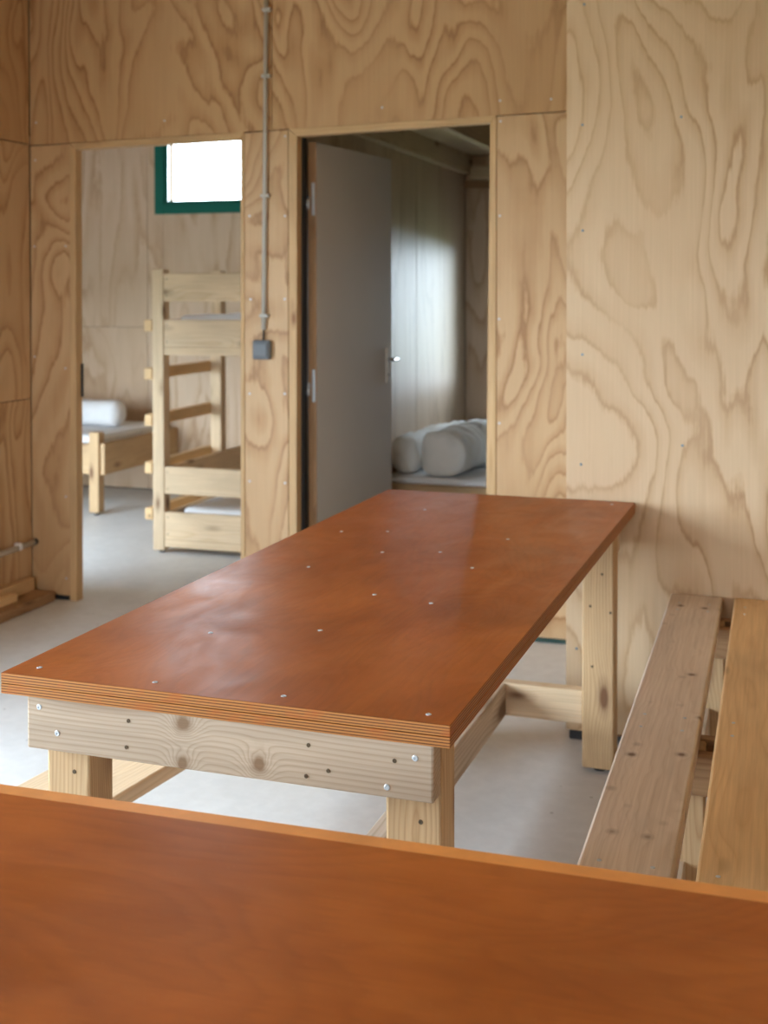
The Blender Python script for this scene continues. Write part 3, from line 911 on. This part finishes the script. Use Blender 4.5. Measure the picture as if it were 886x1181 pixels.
def bolster(name, path, rx, rz, mat, seed=0, wrinkle=0.010, n=44, m=40, cap=0.06, taper=None):
    """soft roll swept along a bent path (points x, y); lies on z = path z; ends puckered and rounded"""
    pts = [Vector(p) for p in path]
    # sample the polyline as a Catmull-Rom curve
    def cr(t):
        k = t * (len(pts) - 1)
        i = min(int(k), len(pts) - 2)
        f = k - i
        p0, p1, p2, p3 = pts[max(i - 1, 0)], pts[i], pts[i + 1], pts[min(i + 2, len(pts) - 1)]
        return 0.5 * ((2 * p1) + (p2 - p0) * f + (2 * p0 - 5 * p1 + 4 * p2 - p3) * f * f + (3 * p1 - p0 - 3 * p2 + p3) * f ** 3)
    C = [cr(i / (n - 1)) for i in range(n)]
    L = [0]
    for a, b_ in zip(C, C[1:]):
        L.append(L[-1] + (b_ - a).length)
    tot = L[-1]
    base = C[0].copy()
    bm = bmesh.new()
    # station list: extra rings inside both caps
    caps = [0.0, 0.12, 0.3, 0.5, 0.7, 0.88, 1.0]
    st = [(0.0, cap * (1 - math.cos(c * math.pi / 2)), math.sin(c * math.pi / 2)) for c in caps[1:]]
    S_ = [(d, f) for _, d, f in st]
    S_ += [(L[i], 1.0) for i in range(n) if cap < L[i] < tot - cap]
    S_ += [(tot - d, f) for d, f in reversed(S_[:len(st)])]
    rings = []
    for d, f in S_:
        i = max(j for j in range(n) if L[j] <= d + 1e-9)
        i = min(i, n - 2)
        u = (d - L[i]) / max(L[i + 1] - L[i], 1e-9)
        p = C[i].lerp(C[i + 1], u)
        tg = (C[i + 1] - C[i]).normalized()
        side = Vector((tg.y, -tg.x, 0)).normalized()
        ring = []
        tp = 1.0 if taper is None else taper(d / tot)
        for k in range(m):
            a = math.tau * k / m
            ca, sa = math.cos(a), math.sin(a)
            # slightly squared section, flattened where it rests
            q = (abs(ca) ** 2.4 + abs(sa) ** 2.4) ** (-1 / 2.4)
            zz = sa * q * rz * f * tp
            if sa < 0:
                zz *= 0.94
            xx = ca * q * rx * f * tp
            w = Vector((p.x * 9 + seed, p.y * 9, a * 1.3))
            rad = 1 + wrinkle / rx * mnoise.noise(w) + 0.4 * wrinkle / rx * math.sin(d * 75 + 3 * mnoise.noise(Vector((a * 1.5, d * 4, seed)))) * max(0, sa) * f
            co = p + side * xx * rad + Vector((0, 0, rz * 0.96 * tp + zz * rad))
            if co.z < p.z + 0.001:
                co.z = p.z + 0.001
            ring.append(bm.verts.new(co - base))
        rings.append(ring)
    for a, b_ in zip(rings, rings[1:]):
        for k in range(m):
            bm.faces.new((a[k], a[(k + 1) % m], b_[(k + 1) % m], b_[k]))
    for ring, flip in ((rings[0], True), (rings[-1], False)):
        c = sum((v.co for v in ring), Vector()) / m
        cv = bm.verts.new(c)
        for k in range(m):
            tri = (ring[k], ring[(k + 1) % m], cv)
            bm.faces.new(tri[::-1] if flip else tri)
    bmesh.ops.recalc_face_normals(bm, faces=bm.faces[:])
    return link(name, bm, mat, None, base, smooth=True)


# ------------------------------------------------------------------ bunk bed in the left bedroom
bk = empty('bunk_bed', (-2.76, 6.75, 0))
tag(bk, 'pale pine bunk bed with a ladder seen through the left doorway', 'bunk bed')
FX0, FX1 = -3.236, -2.29
FY0, FY1 = 5.875, 7.70
BB = lambda *a, **k: child_of(box(*a, **k), bk)


def post(x0, y0):
    p = BB('post', x0, x0 + 0.068, y0, y0 + 0.068, 0.014, 1.515, PINE['z'], bev=0.003)
    cyl('foot', (0, 0, -0.7645), (0, 0, -0.7503), 0.014, BLACK, p)


for x, y in ((FX0, FY0), (FX0, 6.57), (FX0, FY1 - 0.07), (FX1 - 0.068, FY0), (FX1 - 0.068, FY1 - 0.07)):
    post(x, y)
xa, xb = FX0 + 0.0685, FX1 - 0.0685
for y0, y1 in ((FY0 + 0.002, FY0 + 0.030), (FY1 - 0.032, FY1 - 0.004)):
    for z0, z1, mt in ((1.342, 1.490, PINE), (1.101, 1.245, PINE), (0.316, 0.462, PINE), (0.075, 0.220, PINE)):
        bd = BB('end_board', xa, xb, y0, y1, z0, z1, mt['x'])
        if y0 < 6:
            for zz in (-0.045, 0.045):
                screw(bd, (-(xb - xa) / 2 + 0.018, -0.014, zz), (0, -1, 0), 0.0035, HOLE, 'screw_hole')
    for z0, z1 in ((1.057, 1.1005), (0.032, 0.0745)):
        BB('end_ledger', xa, xb, y0, y1, z0, z1, PINE['x'])
for x0, x1 in ((xa + 0.0005, xa + 0.028), (xb - 0.028, xb - 0.0005)):
    for z0, z1 in ((1.101, 1.245), (0.316, 0.462), (0.075, 0.220)):
        BB('side_board', x0, x1, FY0 + 0.031, FY1 - 0.033, z0, z1, PINE['y'])
BB('slat_base', xa + 0.029, xb - 0.029, FY0 + 0.032, FY1 - 0.034, 1.105, 1.13, PINE['x'])
BB('slat_base', xa + 0.029, xb - 0.029, FY0 + 0.032, FY1 - 0.034, 0.09, 0.115, PINE['x'])
for z in (1.213, 0.956, 0.707, 0.453, 0.206):
    BB('rung', FX0 - 0.046, FX0 - 0.0005, FY0 - 0.004, 6.645, z - 0.031, z + 0.031, GOLDP['y'])
mu = soft_box('mattress', xa + 0.06, xb - 0.04, FY0 + 0.05, FY1 - 0.05, 1.1305, 1.268, SHEET, 0.03, 0.012)
tag(mu, 'white mattress on the upper bunk', 'mattress', 'bedroom mattresses')
ml = soft_box('mattress', xa + 0.085, xb - 0.04, FY0 + 0.045, FY1 - 0.05, 0.1155, 0.238, SHEET, 0.025, 0.004)
tag(ml, 'white mattress on the lower bunk', 'mattress', 'bedroom mattresses')

# ------------------------------------------------------------------ single bed behind it
sb = empty('single_bed', (-5.0, 7.2, 0))
tag(sb, 'low pine bed against the back wall of the left bedroom', 'bed')
SBb = lambda *a, **k: child_of(box(*a, **k), sb)
for x0, y0 in ((-4.152, 6.728), (-6.13, 6.728), (-4.152, 7.63), (-6.13, 7.63)):
    lg = SBb('leg', x0, x0 + 0.068, y0, y0 + 0.068, 0.016, 0.517 if y0 < 7 else 0.45, LEGP['z'])
    h2 = (lg.dimensions.z) / 2 if False else ((0.517 if y0 < 7 else 0.45) - 0.016) / 2
    cyl('foot', (0, 0, -h2 - 0.0158), (0, 0, -h2 + 0.0002), 0.016, BLACK, lg)
SBb('side_rail', -6.0615, -4.1525, 6.742, 6.77, 0.255, 0.445, LEGP['x'])
SBb('side_rail', -6.0615, -4.1525, 7.66, 7.69, 0.255, 0.445, LEGP['x'])
SBb('end_rail', -4.080, -4.052, 6.745, 7.712, 0.252, 0.448, LEGP['y'])
SBb('end_rail', -6.125, -6.097, 6.7965, 7.6295, 0.252, 0.448, LEGP['y'])
SBb('slat_base', -6.09, -4.082, 6.80, 7.625, 0.28, 0.31, PINE['x'])
ms = soft_box('mattress', -6.05, -4.10, 6.80, 7.625, 0.3105, 0.492, SHEET, 0.03, 0.006)
tag(ms, 'white mattress on the low bed by the back wall', 'mattress', 'bedroom mattresses')
bl = bolster('bolster_pillow', [(-4.225, 7.28, 0.494), (-4.55, 7.28, 0.494), (-4.95, 7.28, 0.494)], 0.09, 0.088, SHEET, 3, 0.004, cap=0.055)
tag(bl, 'white bolster pillow lying on the low bed in the left bedroom', 'pillow', 'white bolster rolls')

# ------------------------------------------------------------------ bed and rolls in the right bedroom
rb = empty('low_bed', (-1.45, 6.8, 0))
tag(rb, 'low timber bed holding white rolls in the right bedroom', 'bed')
RBb = lambda *a, **k: child_of(box(*a, **k), rb)
RBb('front_board', -1.985, -0.90, 6.0, 6.03, 0.26, 0.412, LEGP['x'])
RBb('side_board', -1.985, -1.957, 6.0305, 7.69, 0.26, 0.412, LEGP['y'])
RBb('side_board', -0.93, -0.90, 6.0305, 7.69, 0.26, 0.412, LEGP['y'])
RBb('slat_base', -1.956, -0.931, 6.031, 7.69, 0.36, 0.385, PINE['x'])
for x0, y0 in ((-1.956, 6.0315), (-1.0, 6.0315), (-1.956, 7.62), (-1.0, 7.62)):
    RBb('leg', x0, x0 + 0.068, y0, y0 + 0.068, 0.0, 0.3595, LEGP['z'])
mr = soft_box('mattress', -1.975, -0.92, 6.012, 7.68, 0.4125, 0.446, SHEET, 0.014, 0.002)
tag(mr, 'thin white mattress under the rolls in the right bedroom', 'mattress', 'bedroom mattresses')
r1 = bolster('bedding_roll', [(-1.680, 6.02, 0.447), (-1.665, 6.25, 0.447), (-1.63, 6.45, 0.447), (-1.56, 6.62, 0.447)],
             0.122, 0.120, TICK, 11, 0.018, cap=0.05)
tag(r1, 'fat cream bedding roll in the middle, its round end facing the doorway', 'bedding roll', 'white bolster rolls')
r0 = bolster('bedding_roll', [(-1.900, 6.08, 0.447), (-1.893, 6.40, 0.447), (-1.86, 6.70, 0.447), (-1.73, 6.98, 0.447), (-1.50, 7.12, 0.447), (-1.15, 7.16, 0.447)],
             0.082, 0.100, TICK, 23, 0.014, cap=0.05)
tag(r0, 'long bent white bedding roll next to the white door', 'bedding roll', 'white bolster rolls')
r3 = bolster('bedding_roll', [(-1.345, 6.06, 0.447), (-1.335, 6.30, 0.447), (-1.30, 6.55, 0.447)], 0.122, 0.118, TICK, 37, 0.016, cap=0.05)
tag(r3, 'cream bedding roll mostly hidden behind the right door jamb', 'bedding roll', 'white bolster rolls')
